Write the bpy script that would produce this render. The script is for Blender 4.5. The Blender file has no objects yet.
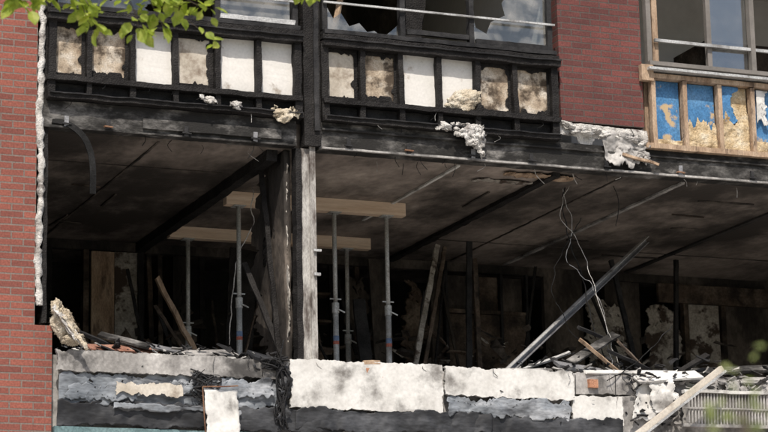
import bpy, bmesh, math, random
from mathutils import Vector, noise, Matrix
random.seed(7)
rnd=random.uniform
scene=bpy.context.scene
COL=bpy.context.collection

# ------------------------------------------------------------------ materials
def mk(name,cols,scale=3,rough=.85,bump=.3,bscale=40,soot=0,sscale=2.2,sootcol=(.012,.011,.010),stretch=(1,1,1),metal=0,soft=.12,fine=.35,detail=6,spec=.3):
    m=bpy.data.materials.new(name);m.use_nodes=True
    nt=m.node_tree;N=nt.nodes;L=nt.links
    b=N["Principled BSDF"];b.inputs["Roughness"].default_value=rough;b.inputs["Metallic"].default_value=metal
    b.inputs["Specular IOR Level"].default_value=spec
    tc=N.new("ShaderNodeTexCoord");mp=N.new("ShaderNodeMapping");mp.inputs["Scale"].default_value=stretch
    L.new(tc.outputs["Object"],mp.inputs[0])
    n1=N.new("ShaderNodeTexNoise");n1.inputs["Scale"].default_value=scale;n1.inputs["Detail"].default_value=detail;n1.inputs["Roughness"].default_value=.62
    L.new(mp.outputs[0],n1.inputs["Vector"])
    r=N.new("ShaderNodeValToRGB");L.new(n1.outputs["Fac"],r.inputs[0])
    e=r.color_ramp.elements
    k=len(cols)
    e[0].position=.32;e[1].position=.68
    e[0].color=(*cols[0],1);e[1].color=(*cols[-1],1)
    for i in range(1,k-1):
        x=e.new(.32+.36*i/(k-1));x.color=(*cols[i],1)
    out=r.outputs[0]
    n2=N.new("ShaderNodeTexNoise");n2.inputs["Scale"].default_value=scale*14;n2.inputs["Detail"].default_value=4
    L.new(mp.outputs[0],n2.inputs["Vector"])
    mr=N.new("ShaderNodeMapRange");mr.inputs[1].default_value=.3;mr.inputs[2].default_value=.7;mr.inputs[3].default_value=1-fine;mr.inputs[4].default_value=1+fine*.5
    L.new(n2.outputs["Fac"],mr.inputs[0])
    mm=N.new("ShaderNodeVectorMath");mm.operation='MULTIPLY';L.new(out,mm.inputs[0]);L.new(mr.outputs[0],mm.inputs[1]);out=mm.outputs[0]
    if soot>0:
        n3=N.new("ShaderNodeTexNoise");n3.inputs["Scale"].default_value=sscale;n3.inputs["Detail"].default_value=9;n3.inputs["Roughness"].default_value=.64
        mp3=N.new("ShaderNodeMapping");mp3.inputs["Location"].default_value=(3.1,7.7,1.3);mp3.inputs["Scale"].default_value=stretch
        L.new(tc.outputs["Object"],mp3.inputs[0]);L.new(mp3.outputs[0],n3.inputs["Vector"])
        c=.70-.40*soot
        s=N.new("ShaderNodeMapRange");s.inputs[1].default_value=c-soft;s.inputs[2].default_value=c+soft;s.interpolation_type='SMOOTHSTEP'
        L.new(n3.outputs["Fac"],s.inputs[0])
        mx=N.new("ShaderNodeMix");mx.data_type='RGBA';L.new(s.outputs[0],mx.inputs[0]);L.new(out,mx.inputs[6]);mx.inputs[7].default_value=(*sootcol,1);out=mx.outputs[2]
    L.new(out,b.inputs["Base Color"])
    if bump>0:
        nb=N.new("ShaderNodeTexNoise");nb.inputs["Scale"].default_value=bscale;nb.inputs["Detail"].default_value=5
        L.new(mp.outputs[0],nb.inputs["Vector"])
        bp=N.new("ShaderNodeBump");bp.inputs["Strength"].default_value=bump;bp.inputs["Distance"].default_value=.02
        L.new(nb.outputs["Fac"],bp.inputs["Height"]);L.new(bp.outputs[0],b.inputs["Normal"])
    return m

def mk_char(name,c0=(.007,.006,.006),c1=(.024,.022,.021),vs=45,rough=.75,bs=.45,hi=.075):
    m=bpy.data.materials.new(name);m.use_nodes=True
    nt=m.node_tree;N=nt.nodes;L=nt.links;b=N["Principled BSDF"];b.inputs["Roughness"].default_value=rough;b.inputs["Specular IOR Level"].default_value=.25
    tc=N.new("ShaderNodeTexCoord")
    v=N.new("ShaderNodeTexVoronoi");v.feature='DISTANCE_TO_EDGE';v.inputs["Scale"].default_value=vs
    L.new(tc.outputs["Object"],v.inputs["Vector"])
    n=N.new("ShaderNodeTexNoise");n.inputs["Scale"].default_value=5;n.inputs["Detail"].default_value=9;n.inputs["Roughness"].default_value=.7;L.new(tc.outputs["Object"],n.inputs["Vector"])
    r=N.new("ShaderNodeValToRGB");r.color_ramp.elements[0].position=.40;r.color_ramp.elements[1].position=.66
    r.color_ramp.elements[0].color=(*c0,1);r.color_ramp.elements[1].color=(*c1,1)
    x=r.color_ramp.elements.new(.74);x.color=(hi,hi*.95,hi*.9,1)
    L.new(n.outputs["Fac"],r.inputs[0])
    L.new(r.outputs[0],b.inputs["Base Color"])
    mr=N.new("ShaderNodeMapRange");mr.inputs[1].default_value=0;mr.inputs[2].default_value=.25;L.new(v.outputs["Distance"],mr.inputs[0])
    bp=N.new("ShaderNodeBump");bp.inputs["Strength"].default_value=bs;bp.inputs["Distance"].default_value=.008
    L.new(mr.outputs[0],bp.inputs["Height"]);L.new(bp.outputs[0],b.inputs["Normal"])
    return m

def mk_brick(name,c1,c2,mortar,soot=.0):
    m=bpy.data.materials.new(name);m.use_nodes=True
    nt=m.node_tree;N=nt.nodes;L=nt.links;b=N["Principled BSDF"];b.inputs["Roughness"].default_value=.9
    tc=N.new("ShaderNodeTexCoord");sp=N.new("ShaderNodeSeparateXYZ");L.new(tc.outputs["Object"],sp.inputs[0])
    ad=N.new("ShaderNodeMath");ad.operation='ADD';L.new(sp.outputs[0],ad.inputs[0]);L.new(sp.outputs[1],ad.inputs[1])
    cb=N.new("ShaderNodeCombineXYZ");L.new(ad.outputs[0],cb.inputs[0]);L.new(sp.outputs[2],cb.inputs[1])
    nw=N.new("ShaderNodeTexNoise");nw.inputs["Scale"].default_value=18;L.new(tc.outputs["Object"],nw.inputs["Vector"])
    sub=N.new("ShaderNodeVectorMath");sub.operation='MULTIPLY_ADD';L.new(nw.outputs["Color"],sub.inputs[0]);sub.inputs[1].default_value=(.006,.006,0);L.new(cb.outputs[0],sub.inputs[2])
    t=N.new("ShaderNodeTexBrick");L.new(sub.outputs[0],t.inputs["Vector"])
    t.inputs["Scale"].default_value=1;t.inputs["Brick Width"].default_value=.21;t.inputs["Row Height"].default_value=.0615
    t.inputs["Mortar Size"].default_value=.007;t.inputs["Mortar Smooth"].default_value=.2;t.inputs["Bias"].default_value=-.1
    t.inputs["Color1"].default_value=(*c1,1);t.inputs["Color2"].default_value=(*c2,1);t.inputs["Mortar"].default_value=(*mortar,1)
    n=N.new("ShaderNodeTexNoise");n.inputs["Scale"].default_value=1.2;n.inputs["Detail"].default_value=9;n.inputs["Roughness"].default_value=.7;L.new(tc.outputs["Object"],n.inputs["Vector"])
    mr=N.new("ShaderNodeMapRange");mr.inputs[1].default_value=.35;mr.inputs[2].default_value=.68;mr.inputs[3].default_value=1.08;mr.inputs[4].default_value=.78-soot*.8;L.new(n.outputs["Fac"],mr.inputs[0])
    n2=N.new("ShaderNodeTexNoise");n2.inputs["Scale"].default_value=60;n2.inputs["Detail"].default_value=4;L.new(tc.outputs["Object"],n2.inputs["Vector"])
    mr2=N.new("ShaderNodeMapRange");mr2.inputs[1].default_value=.3;mr2.inputs[2].default_value=.7;mr2.inputs[3].default_value=.72;mr2.inputs[4].default_value=1.25;L.new(n2.outputs["Fac"],mr2.inputs[0])
    mu=N.new("ShaderNodeMath");mu.operation='MULTIPLY';L.new(mr.outputs[0],mu.inputs[0]);L.new(mr2.outputs[0],mu.inputs[1])
    vm=N.new("ShaderNodeVectorMath");vm.operation='MULTIPLY';L.new(t.outputs["Color"],vm.inputs[0]);L.new(mu.outputs[0],vm.inputs[1])
    L.new(vm.outputs[0],b.inputs["Base Color"])
    bp=N.new("ShaderNodeBump");bp.inputs["Strength"].default_value=.7;bp.inputs["Distance"].default_value=.008;bp.invert=True
    L.new(t.outputs["Fac"],bp.inputs["Height"]);L.new(bp.outputs[0],b.inputs["Normal"])
    return m

def mk_glass(name,col=(.5,.55,.55),rough=.05,mix=.35,gl=.10):
    m=bpy.data.materials.new(name);m.use_nodes=True
    nt=m.node_tree;N=nt.nodes;L=nt.links;N.remove(N["Principled BSDF"]);o=N["Material Output"]
    g=N.new("ShaderNodeBsdfGlossy");g.inputs["Roughness"].default_value=rough;g.inputs["Color"].default_value=(.9,.9,.9,1)
    t=N.new("ShaderNodeBsdfTransparent");t.inputs["Color"].default_value=(*col,1)
    d=N.new("ShaderNodeBsdfDiffuse");d.inputs["Color"].default_value=(.34,.33,.31,1)
    n=N.new("ShaderNodeTexNoise");n.inputs["Scale"].default_value=5;n.inputs["Detail"].default_value=6
    tc=N.new("ShaderNodeTexCoord");L.new(tc.outputs["Object"],n.inputs["Vector"])
    mr=N.new("ShaderNodeMapRange");mr.inputs[1].default_value=.4;mr.inputs[2].default_value=.7;mr.inputs[3].default_value=0.02;mr.inputs[4].default_value=mix;L.new(n.outputs["Fac"],mr.inputs[0])
    a=N.new("ShaderNodeMixShader");L.new(mr.outputs[0],a.inputs[0]);L.new(t.outputs[0],a.inputs[1]);L.new(d.outputs[0],a.inputs[2])
    b2=N.new("ShaderNodeMixShader");b2.inputs[0].default_value=gl;L.new(a.outputs[0],b2.inputs[1]);L.new(g.outputs[0],b2.inputs[2])
    L.new(b2.outputs[0],o.inputs[0]);return m

M={}
M['brick']=mk_brick("brick_red",(.27,.085,.060),(.165,.052,.040),(.185,.145,.125))
M['brick_d']=mk_brick("brick_red_smoked",(.165,.050,.043),(.10,.033,.030),(.10,.073,.064),.2)
M['char']=mk_char("charred_timber")
M['char2']=mk_char("charred_frame",(.010,.010,.011),(.040,.039,.040),60,bs=.25,hi=.13)
M['sootconc']=mk("sooted_concrete",[(.08,.077,.074),(.17,.163,.155),(.33,.315,.30)],2.5,soot=.68,sscale=2.6,bump=.3,stretch=(1,1,2.0),soft=.12,sootcol=(.018,.017,.016))
M['ceil']=mk("sooted_ceiling",[(.19,.160,.138),(.33,.28,.245),(.50,.43,.375)],1.1,soot=.54,sscale=.9,bump=.2,bscale=25,sootcol=(.045,.038,.033),soft=.14,fine=.2,stretch=(1,.6,1))
M['dark']=mk("soot_black",[(.010,.010,.010),(.025,.024,.023),(.05,.045,.042)],2,bump=.3)
M['darkwall']=mk("burnt_wall",[(.013,.012,.011),(.045,.038,.033),(.15,.125,.105)],2.2,bump=.3,stretch=(1,1,.5))
M['white']=mk("white_board",[(.62,.605,.57),(.68,.66,.63),(.72,.70,.67)],3,soot=.08,sscale=5,bump=.05,soft=.08,fine=.08,sootcol=(.28,.23,.18))
M['cream']=mk("cream_board",[(.40,.355,.29),(.54,.49,.42),(.62,.58,.51)],3,soot=.20,sscale=5,bump=.1,fine=.15,sootcol=(.17,.125,.09))
M['tan']=mk("burnt_foam_board",[(.24,.175,.12),(.46,.38,.29),(.64,.59,.52)],6,soot=.40,sscale=5,bump=.5,bscale=22,sootcol=(.065,.048,.034),soft=.08)
M['foam']=mk("mineral_wool",[(.38,.31,.22),(.55,.48,.37),(.66,.61,.52)],9,soot=.2,sscale=7,bump=.8,bscale=60,sootcol=(.20,.15,.10))
M['wool']=mk("glass_wool_white",[(.42,.40,.37),(.60,.58,.55),(.70,.69,.67)],9,soot=.28,sscale=8,bump=.8,bscale=60,sootcol=(.14,.12,.11))
M['wood']=mk("new_timber",[(.62,.45,.32),(.72,.56,.42),(.80,.65,.51)],2.2,bump=.1,stretch=(.5,1,9),fine=.12,soot=.05,sscale=1.5,sootcol=(.36,.25,.17))
M['wood_old']=mk("scorched_stud",[(.24,.16,.105),(.38,.27,.185),(.49,.37,.265)],4,soot=.26,sscale=4,bump=.2,stretch=(3,1,.7),sootcol=(.075,.05,.036))
M['galv']=mk("galvanised_steel",[(.40,.41,.41),(.52,.53,.52),(.63,.63,.62)],6,rough=.5,metal=.2,bump=.05,soot=.18,sscale=6,sootcol=(.17,.13,.10))
M['col']=mk("steel_column_paint",[(.24,.225,.21),(.41,.395,.37),(.52,.505,.48)],4,soot=.40,sscale=3,stretch=(3,1,.8),bump=.2,sootcol=(.065,.050,.043))
M['alu']=mk("aluminium_strip",[(.40,.40,.40),(.52,.52,.51),(.60,.60,.59)],5,rough=.5,metal=.3,soot=.25,sscale=4,bump=.1,sootcol=(.12,.11,.10))
M['greych']=mk("grey_channel",[(.19,.19,.20),(.26,.26,.27),(.35,.35,.36)],5,rough=.5,metal=.3,bump=.1)
M['plaster']=mk("white_plaster",[(.48,.465,.44),(.63,.62,.595),(.70,.69,.665)],2.2,soot=.27,sscale=2.6,bump=.15,bscale=26,sootcol=(.15,.14,.13),soft=.11,fine=.12,detail=9)
M['plaster_d']=mk("dirty_plaster",[(.22,.21,.20),(.38,.365,.35),(.54,.52,.50)],2.6,soot=.42,sscale=2.4,bump=.2,bscale=26,sootcol=(.06,.057,.055),soft=.12,fine=.25,detail=9)
M['film']=mk("blue_grey_film",[(.11,.125,.145),(.23,.25,.275),(.38,.39,.41)],2.5,rough=.6,soot=.30,sscale=2.6,bump=.2,bscale=12,sootcol=(.04,.042,.047),spec=.3,stretch=(.5,1,1.6),soft=.10)
M['tar']=mk("black_bitumen_film",[(.012,.012,.014),(.026,.027,.030),(.085,.088,.096)],2.5,rough=.6,bump=.2,bscale=12,spec=.3,stretch=(.5,1,1.6))
M['blue']=mk("blue_membrane",[(.045,.13,.27),(.065,.195,.39),(.12,.27,.47)],4,rough=.5,bump=.2,bscale=18,soot=.24,sscale=3.5,sootcol=(.46,.34,.20),soft=.03)
M['ochre']=mk("ochre_foam",[(.36,.25,.13),(.55,.43,.27),(.68,.60,.46)],8,bump=.7,bscale=40,soot=.14,sscale=6,sootcol=(.14,.09,.05))
M['teal']=mk("teal_frame",[(.10,.17,.18),(.14,.22,.23),(.18,.27,.28)],4,rough=.5,soot=.15,bump=.05)
M['rubber']=mk("black_rubber",[(.010,.010,.010),(.016,.016,.016),(.028,.028,.028)],6,rough=.7,bump=.3,spec=.1)
M['brown']=mk("scorched_cabinet",[(.045,.033,.025),(.11,.080,.06),(.23,.185,.145)],3,soot=.40,sscale=3,bump=.2,sootcol=(.018,.015,.013))
M['peel']=mk("peeled_wall",[(.22,.20,.17),(.40,.37,.33),(.56,.53,.49)],3,soot=.42,sscale=3.2,bump=.3,sootcol=(.06,.043,.033),soft=.04)
M['redbrown']=mk("redbrown_plank",[(.20,.09,.06),(.31,.16,.115),(.40,.24,.17)],5,bump=.2)
M['orange']=mk("orange_brick_piece",[(.34,.15,.085),(.43,.22,.135),(.50,.30,.21)],7,bump=.4)
M['rust']=mk("rusty_edge",[(.12,.055,.035),(.20,.11,.065),(.30,.18,.12)],8,bump=.3)
M['red']=mk("red_marker",[(.45,.15,.11)]*3,3,bump=0);M['bluep']=mk("blue_marker",[(.17,.24,.38)]*3,3,bump=0)
M['glass']=mk_glass("window_glass");M['glass2']=mk_glass("window_glass_milky",(.75,.78,.78),.1,.7)
M['glass3']=mk_glass("window_glass_clean",(.8,.82,.82),.02,.10,.22)
M['roomwhite']=mk("room_white",[(.58,.57,.55),(.68,.67,.65),(.73,.72,.70)],1,bump=0,fine=.05)
M['winframe']=mk("window_frame_taupe",[(.13,.12,.11),(.175,.16,.145),(.22,.20,.185)],3,rough=.5,bump=.05,fine=.1)
M['asphalt']=mk("asphalt",[(.04,.04,.042),(.05,.05,.052),(.065,.065,.065)],2,bump=.4,bscale=90)
M['pave']=mk("light_paving",[(.38,.365,.34),(.45,.43,.40),(.52,.50,.47)],2,bump=.2)  # tone raised so the unseen paving reflects more sun onto the ceiling
M['grass']=mk("soil_grass",[(.05,.07,.03),(.08,.10,.04),(.10,.11,.06)],1,bump=.4)
M['bark']=mk("bark",[(.06,.045,.035),(.10,.08,.06),(.14,.11,.09)],9,bump=.8)
def mk_leaf(name,c):
    m=mk(name,c,14,rough=.5,bump=0,fine=.2);nt=m.node_tree;N=nt.nodes;L=nt.links;b=N["Principled BSDF"]
    t=N.new("ShaderNodeBsdfTranslucent");src=b.inputs["Base Color"].links[0].from_socket
    vm=N.new("ShaderNodeVectorMath");vm.operation='MULTIPLY';vm.inputs[1].default_value=(1.6,1.6,.7);L.new(src,vm.inputs[0]);L.new(vm.outputs[0],t.inputs[0])
    mx=N.new("ShaderNodeMixShader");mx.inputs[0].default_value=.5;L.new(b.outputs[0],mx.inputs[1]);L.new(t.outputs[0],mx.inputs[2]);L.new(mx.outputs[0],N["Material Output"].inputs[0]);return m
M['leaf']=mk_leaf("leaf_yellow_green",[(.20,.27,.04),(.32,.40,.08),(.46,.50,.14)])
M['leaf2']=mk_leaf("leaf_green",[(.20,.25,.10),(.28,.33,.14),(.38,.42,.20)])

# ------------------------------------------------------------------ geometry helpers
def empty(name):
    o=bpy.data.objects.new(name,None);COL.objects.link(o);return o
def newobj(name,bm,mat,parent=None,smooth=False):
    me=bpy.data.meshes.new(name);bmesh.ops.recalc_face_normals(bm,faces=bm.faces);bm.to_mesh(me);bm.free()
    o=bpy.data.objects.new(name,me);COL.objects.link(o)
    me.materials.append(M[mat])
    if smooth:
        for p in me.polygons:p.use_smooth=True
    if parent:o.parent=parent
    return o
def add_bar(bm,p0,p1,w,h,jit=0,seg=.08,up=(0,0,1),taper=1,sag=0):
    p0=Vector(p0);p1=Vector(p1);d=p1-p0;Ln=d.length;d.normalize()
    up=Vector(up)
    if abs(d.dot(up))>.98: up=Vector((0,1,0))
    s=d.cross(up).normalized();t=s.cross(d).normalized()
    n=max(1,int(Ln/seg)) if (jit>0 or sag) else 1
    rings=[]
    for i in range(n+1):
        f=i/n;c=p0.lerp(p1,f);k=1+(taper-1)*f
        c=c+Vector((0,0,-sag*4*f*(1-f)))
        ring=[]
        for a,b in ((-1,-1),(1,-1),(1,1),(-1,1)):
            v=c+s*a*w/2*k+t*b*h/2*k
            if jit: 
                nv=noise.noise_vector(v*6)*jit+noise.noise_vector(v*27)*jit*.5
                v=v+nv+d*(rnd(-jit,jit) if i in(0,n) else 0)
            ring.append(bm.verts.new(v))
        rings.append(ring)
    for i in range(n):
        for j in range(4):
            bm.faces.new((rings[i][j],rings[i][(j+1)%4],rings[i+1][(j+1)%4],rings[i+1][j]))
    bm.faces.new(rings[0]);bm.faces.new(rings[-1][::-1])
def bar(par,name,p0,p1,w,h,mat,jit=0,seg=.08,up=(0,0,1),taper=1,sag=0):
    bm=bmesh.new();add_bar(bm,p0,p1,w,h,jit,seg,up,taper,sag);return newobj(name,bm,mat,par)
def box(par,name,x,y,z,mat,jit=0,seg=.1):
    cx,cy,cz=(x[0]+x[1])/2,(y[0]+y[1])/2,(z[0]+z[1])/2
    if (x[1]-x[0])>=(z[1]-z[0]): return bar(par,name,(x[0],cy,cz),(x[1],cy,cz),y[1]-y[0],z[1]-z[0],mat,jit,seg)
    bm=bmesh.new();add_bar(bm,(cx,cy,z[0]),(cx,cy,z[1]),x[1]-x[0],y[1]-y[0],jit,seg,up=(0,1,0))
    return newobj(name,bm,mat,par)
def add_tube(bm,pts,r,n=6,taper=1):
    pts=[Vector(p) for p in pts];rings=[];m=len(pts)
    for i,p in enumerate(pts):
        d=(pts[min(i+1,m-1)]-pts[max(i-1,0)]).normalized()
        up=Vector((0,0,1)) if abs(d.z)<.9 else Vector((0,1,0))
        s=d.cross(up).normalized();t=s.cross(d);rr=r*(1+(taper-1)*i/(m-1))
        rings.append([bm.verts.new(p+(s*math.cos(2*math.pi*k/n)+t*math.sin(2*math.pi*k/n))*rr) for k in range(n)])
    for i in range(m-1):
        for j in range(n): bm.faces.new((rings[i][j],rings[i][(j+1)%n],rings[i+1][(j+1)%n],rings[i+1][j]))
    bm.faces.new(rings[0]);bm.faces.new(rings[-1][::-1])
def smooth_pts(ctrl,n=14,wob=0):
    c=[Vector(p) for p in ctrl];out=[]
    for i in range(len(c)-1):
        p0=c[max(i-1,0)];p1=c[i];p2=c[i+1];p3=c[min(i+2,len(c)-1)]
        for k in range(n):
            t=k/n
            v=.5*((2*p1)+(-p0+p2)*t+(2*p0-5*p1+4*p2-p3)*t*t+(-p0+3*p1-3*p2+p3)*t**3)
            if wob: v=v+noise.noise_vector(v*8)*wob
            out.append(v)
    out.append(c[-1]);return out
def tube(par,name,ctrl,r,mat,n=6,wob=0,taper=1):
    bm=bmesh.new();add_tube(bm,smooth_pts(ctrl,10,wob) if len(ctrl)>2 else ctrl,r,n,taper);return newobj(name,bm,mat,par,True)
def sheet(par,name,O,U,V,mat,amp=.03,freq=4,rag=.0,n=.02,thick=.005,seed=0,ragedges="LRTB",jag=7,sm=True):
    O=Vector(O);U=Vector(U);V=Vector(V);lu,lv=U.length,V.length
    nu=max(4,min(260,int(lu/n)));nv=max(4,min(120,int(lv/n)))
    N_=U.cross(V).normalized();off=Vector((seed*3.7,seed*1.3,seed*2.1))
    def e(c,pos,k):
        if c not in ragedges or rag<=0: return 0
        f=noise.fractal(Vector((pos*jag,seed*1.9,k*5.3)),.55,2.2,5)
        return max(0,rag*(.5+1.1*f))
    bm=bmesh.new();g=[]
    for i in range(nu+1):
        row=[]
        for j in range(nv+1):
            s,t=i/nu,j/nv
            l_,r_=e('L',t*lv,1)/lu,e('R',t*lv,2)/lu;b_,t_=e('B',s*lu,3)/lv,e('T',s*lu,4)/lv
            l_,r_,b_,t_=[min(.47,q) for q in (l_,r_,b_,t_)]
            s2=l_+s*(1-l_-r_);t2=b_+t*(1-b_-t_)
            p=O+U*s2+V*t2;q=p*freq+off
            h=noise.fractal(q,.9,2,4)*amp+abs(noise.noise(q*1.7))*amp*.5
            row.append(bm.verts.new(p+N_*h))
        g.append(row)
    for i in range(nu):
        for j in range(nv): bm.faces.new((g[i][j],g[i+1][j],g[i+1][j+1],g[i][j+1]))
    o=newobj(name,bm,mat,par,sm)
    if thick:
        md=o.modifiers.new("s","SOLIDIFY");md.thickness=thick
    return o
def blob(par,name,c,rad,mat,seed=0,amp=.35,freq=1.6,sub=4,rot=0,fluff=0):
    bm=bmesh.new();bmesh.ops.create_icosphere(bm,subdivisions=sub,radius=1)
    off=Vector((seed*5.1,seed*2.3,seed));c=Vector(c);R=Matrix.Rotation(rot,3,'Y')
    for v in bm.verts:
        p=v.co.copy();k=1+amp*noise.fractal(p*freq+off,1.0,2.1,5)+amp*.25*noise.noise(p*9+off)
        k=max(.3,k)
        p=Vector((p.x*rad[0],p.y*rad[1],p.z*rad[2]))*k
        v.co=R@p+c
    o=newobj(name,bm,mat,par,True)
    if fluff:
        RR=random.Random(seed+900);vs=[v.co.copy() for v in o.data.vertices];bm=bmesh.new()
        for i in range(fluff):
            p=RR.choice(vs);d=(p-c).normalized();w=Vector((RR.gauss(0,1),RR.gauss(0,1),RR.gauss(-.3,.8)))*1.1+d*.6
            w.normalize();L_=RR.uniform(.2,1)*min(rad)*.36;sd=w.cross(Vector((RR.random(),RR.random(),RR.random()))).normalized()*RR.uniform(.001,.004)
            a=p-d*.006;b_=a+w*L_*.5+Vector((0,0,-L_*.08));e_=a+w*L_+Vector((RR.gauss(0,L_*.2),0,-L_*.35))
            v=[bm.verts.new(q) for q in (a-sd,a+sd,b_+sd,b_-sd,e_)]
            bm.faces.new((v[0],v[1],v[2],v[3]));bm.faces.new((v[3],v[2],v[4]))
        newobj(name+"_fibres",bm,mat,par)
    return o
def shards(par,name,x,y,z,count,size,mat,flat=.25,seed=1,bias=1.0,tilt=1.2):
    R=random.Random(seed);bm=bmesh.new()
    for i in range(count):
        c=Vector((R.uniform(*x),R.uniform(*y),z[0]+(z[1]-z[0])*R.random()**bias))
        s=size*R.uniform(.25,1.3)
        L_=s*R.uniform(.7,2.8);ang=R.uniform(0,3.14);ti=R.uniform(-tilt,tilt)*.5
        d=Vector((math.cos(ang)*math.cos(ti),math.sin(ang)*math.cos(ti)*.6,math.sin(ti)))*L_/2
        add_bar(bm,c-d,c+d,s*R.uniform(.3,1),s*flat*R.uniform(.4,1.5),jit=s*.25,seg=max(.02,s*.6),up=(R.uniform(-.7,.7),R.uniform(-.7,.7),1),taper=R.uniform(.4,1))
    return newobj(name,bm,mat,par)

# ------------------------------------------------------------------ building
B=empty("apartment_building")
CZ=7.03; SL=7.29; FL=4.29
box(B,"brick_wall",(-9,-3.255),(0,.30),(4.30,10.6),'brick')
box(B,"brick_wall_return",(-3.255,-3.10),(.002,.30),(4.30,5.28),'brick')
box(B,"brick_wall_lower",(-9,9),(.004,.30),(3.2,4.298),'brick')
box(B,"brick_strip",(1.85,2.745),(0,.25),(7.50,10.6),'brick_d')
for i,(a,b_) in enumerate([(-9,-7),(-5.2,-4.6),(-2.2,-1.6),(.8,1.4),(3.8,4.4),(7,9)]):
    box(B,"ground_floor_pier_%d"%i,(a,b_),(.004,.30),(0,3.198),'brick')
for i,(a,b_) in enumerate([(-7,-5.2),(-4.6,-2.2),(-1.6,.8),(1.4,3.8),(4.4,7)]):
    box(B,"ground_floor_sill_%d"%i,(a,b_),(.01,.28),(0,.55),'brick')
    box(B,"ground_floor_glass_%d"%i,(a,b_),(.18,.19),(.55,3.198),'glass')
    box(B,"ground_floor_frame_a%d"%i,(a,b_),(.14,.22),(.552,.62),'winframe')
    box(B,"ground_floor_frame_b%d"%i,((a+b_)/2-.03,(a+b_)/2+.03),(.14,.22),(.622,3.19),'winframe')
box(B,"floor_slab",(-9,9),(.30,8),(4.05,FL),'pave')
box(B,"ceiling_slab",(-9,9),(.142,8),(CZ,SL-.002),'ceil')
box(B,"upper_ceiling_slab",(-9,9),(.302,8),(9.9,10.1),'ceil')
box(B,"back_outer_wall",(-9,9),(8,8.2),(0,10.6),'darkwall')
box(B,"roof",(-9,9),(.302,8),(10.4,10.6),'sootconc')
box(B,"side_wall_w",(-9,-8.8),(.31,7.99),(0,10.39),'brick');box(B,"side_wall_e",(8.8,9),(.31,7.99),(0,10.39),'brick')
box(B,"brick_strip_east",(5.25,6.2),(0,.25),(7.50,10.6),'brick_d')
box(B,"brick_wall_east",(7.6,9),(0,.30),(4.30,10.6),'brick')
# edge beam
box(B,"edge_beam_a",(-3.22,-.84),(0,.14),(CZ+.02,SL-.005),'sootconc',jit=.005,seg=.05)
box(B,"edge_beam_b",(-.62,7.6),(0,.14),(CZ,SL-.005),'sootconc',jit=.005,seg=.05)
bar(B,"edge_beam_lip_a",(-3.2,-.012,CZ+.015),(-.86,-.012,CZ+.015),.03,.016,'sootconc',jit=.004,seg=.05)
bar(B,"edge_beam_lip_b",(-.6,-.015,CZ+.012),(7.5,-.015,CZ+.012),.035,.018,'plaster_d',jit=.004,seg=.05)
bar(B,"edge_beam_flange",(-.6,-.012,SL-.07),(7.5,-.012,SL-.07),.03,.016,'sootconc',jit=.004,seg=.05)
bar(B,"steel_plate_a",(-2.3,-.02,7.135),(-1.0,-.02,7.135),.02,.09,'sootconc',jit=.003)
for i,x in enumerate([-3.0,-2.62,-1.9,-1.25,-.35,.25,.9,1.5,2.3,3.1,3.9]):
    bar(B,"bracket_%d"%i,(x,-.035,7.05),(x,-.035,7.14),.04,.012,'greych' if i%3==0 else 'char2',jit=.006,seg=.03,up=(0,1,0))
    bar(B,"bracket_foot_%d"%i,(x-.04,-.04,7.075),(x+.04,-.04,7.07),.03,.012,'rust' if i%4==1 else 'char2',jit=.005,seg=.03)
bar(B,"ceiling_beam_left",(-1.03,.15,CZ-.05),(-1.03,4.4,CZ-.05),.10,.10,'char',jit=.008)
bar(B,"ceiling_beam_mid",(1.85,.15,CZ-.022),(1.85,4.4,CZ-.022),.08,.042,'char',jit=.010)
bar(B,"ceiling_strip_a",(.83,.15,CZ-.012),(.83,2.6,CZ-.012),.030,.02,'plaster',jit=.004)
bar(B,"ceiling_strip_b",(3.22,.15,CZ-.012),(3.22,4.3,CZ-.012),.045,.02,'plaster_d',jit=.006)
bar(B,"ceiling_seam_c",(4.77,.15,CZ-.012),(4.77,4.3,CZ-.012),.06,.02,'dark',jit=.004)
bar(B,"ceiling_seam_d",(-2.1,.15,CZ-.006),(-2.1,4.3,CZ-.006),.02,.01,'darkwall',jit=.006)
bar(B,"ceiling_seam_e",(2.55,.15,CZ-.006),(2.55,4.3,CZ-.006),.016,.01,'darkwall',jit=.006)
sheet(B,"ceiling_board_remnant",(1.35,.16,CZ-.02),(.75,0,0),(.0,.22,0),'wood_old',amp=.012,rag=.07,n=.015,seed=301,thick=.012,jag=4)
sheet(B,"ceiling_board_remnant_b",(1.15,.5,CZ-.015),(.8,.05,0),(0,.16,0),'peel',amp=.012,rag=.07,n=.015,seed=302,thick=.008,jag=4)
for i,(a,b_) in enumerate([((-3.1,1.1),(-1.2,1.1)),((1.95,3.3),(7,3.3))]):
    bar(B,"ceiling_cross_seam_%d"%i,(a[0],a[1],CZ-.004),(b_[0],b_[1],CZ-.004),.012,.006,'darkwall',jit=.003)
R1=random.Random(77)
for i in range(16):
    x=R1.uniform(-2.9,5.5);y=R1.uniform(.3,3.8)
    if abs(x+1.03)<.5: continue
    a=R1.choice([0,1.57])+R1.gauss(0,.06);l_=R1.uniform(.2,.8)
    bar(B,"ceiling_batten_%d"%i,(x,y,CZ-.010),(x+l_*math.cos(a),y+l_*math.sin(a),CZ-.012),.022,.012,R1.choice(['darkwall','darkwall','brown']),jit=.006)

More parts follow.
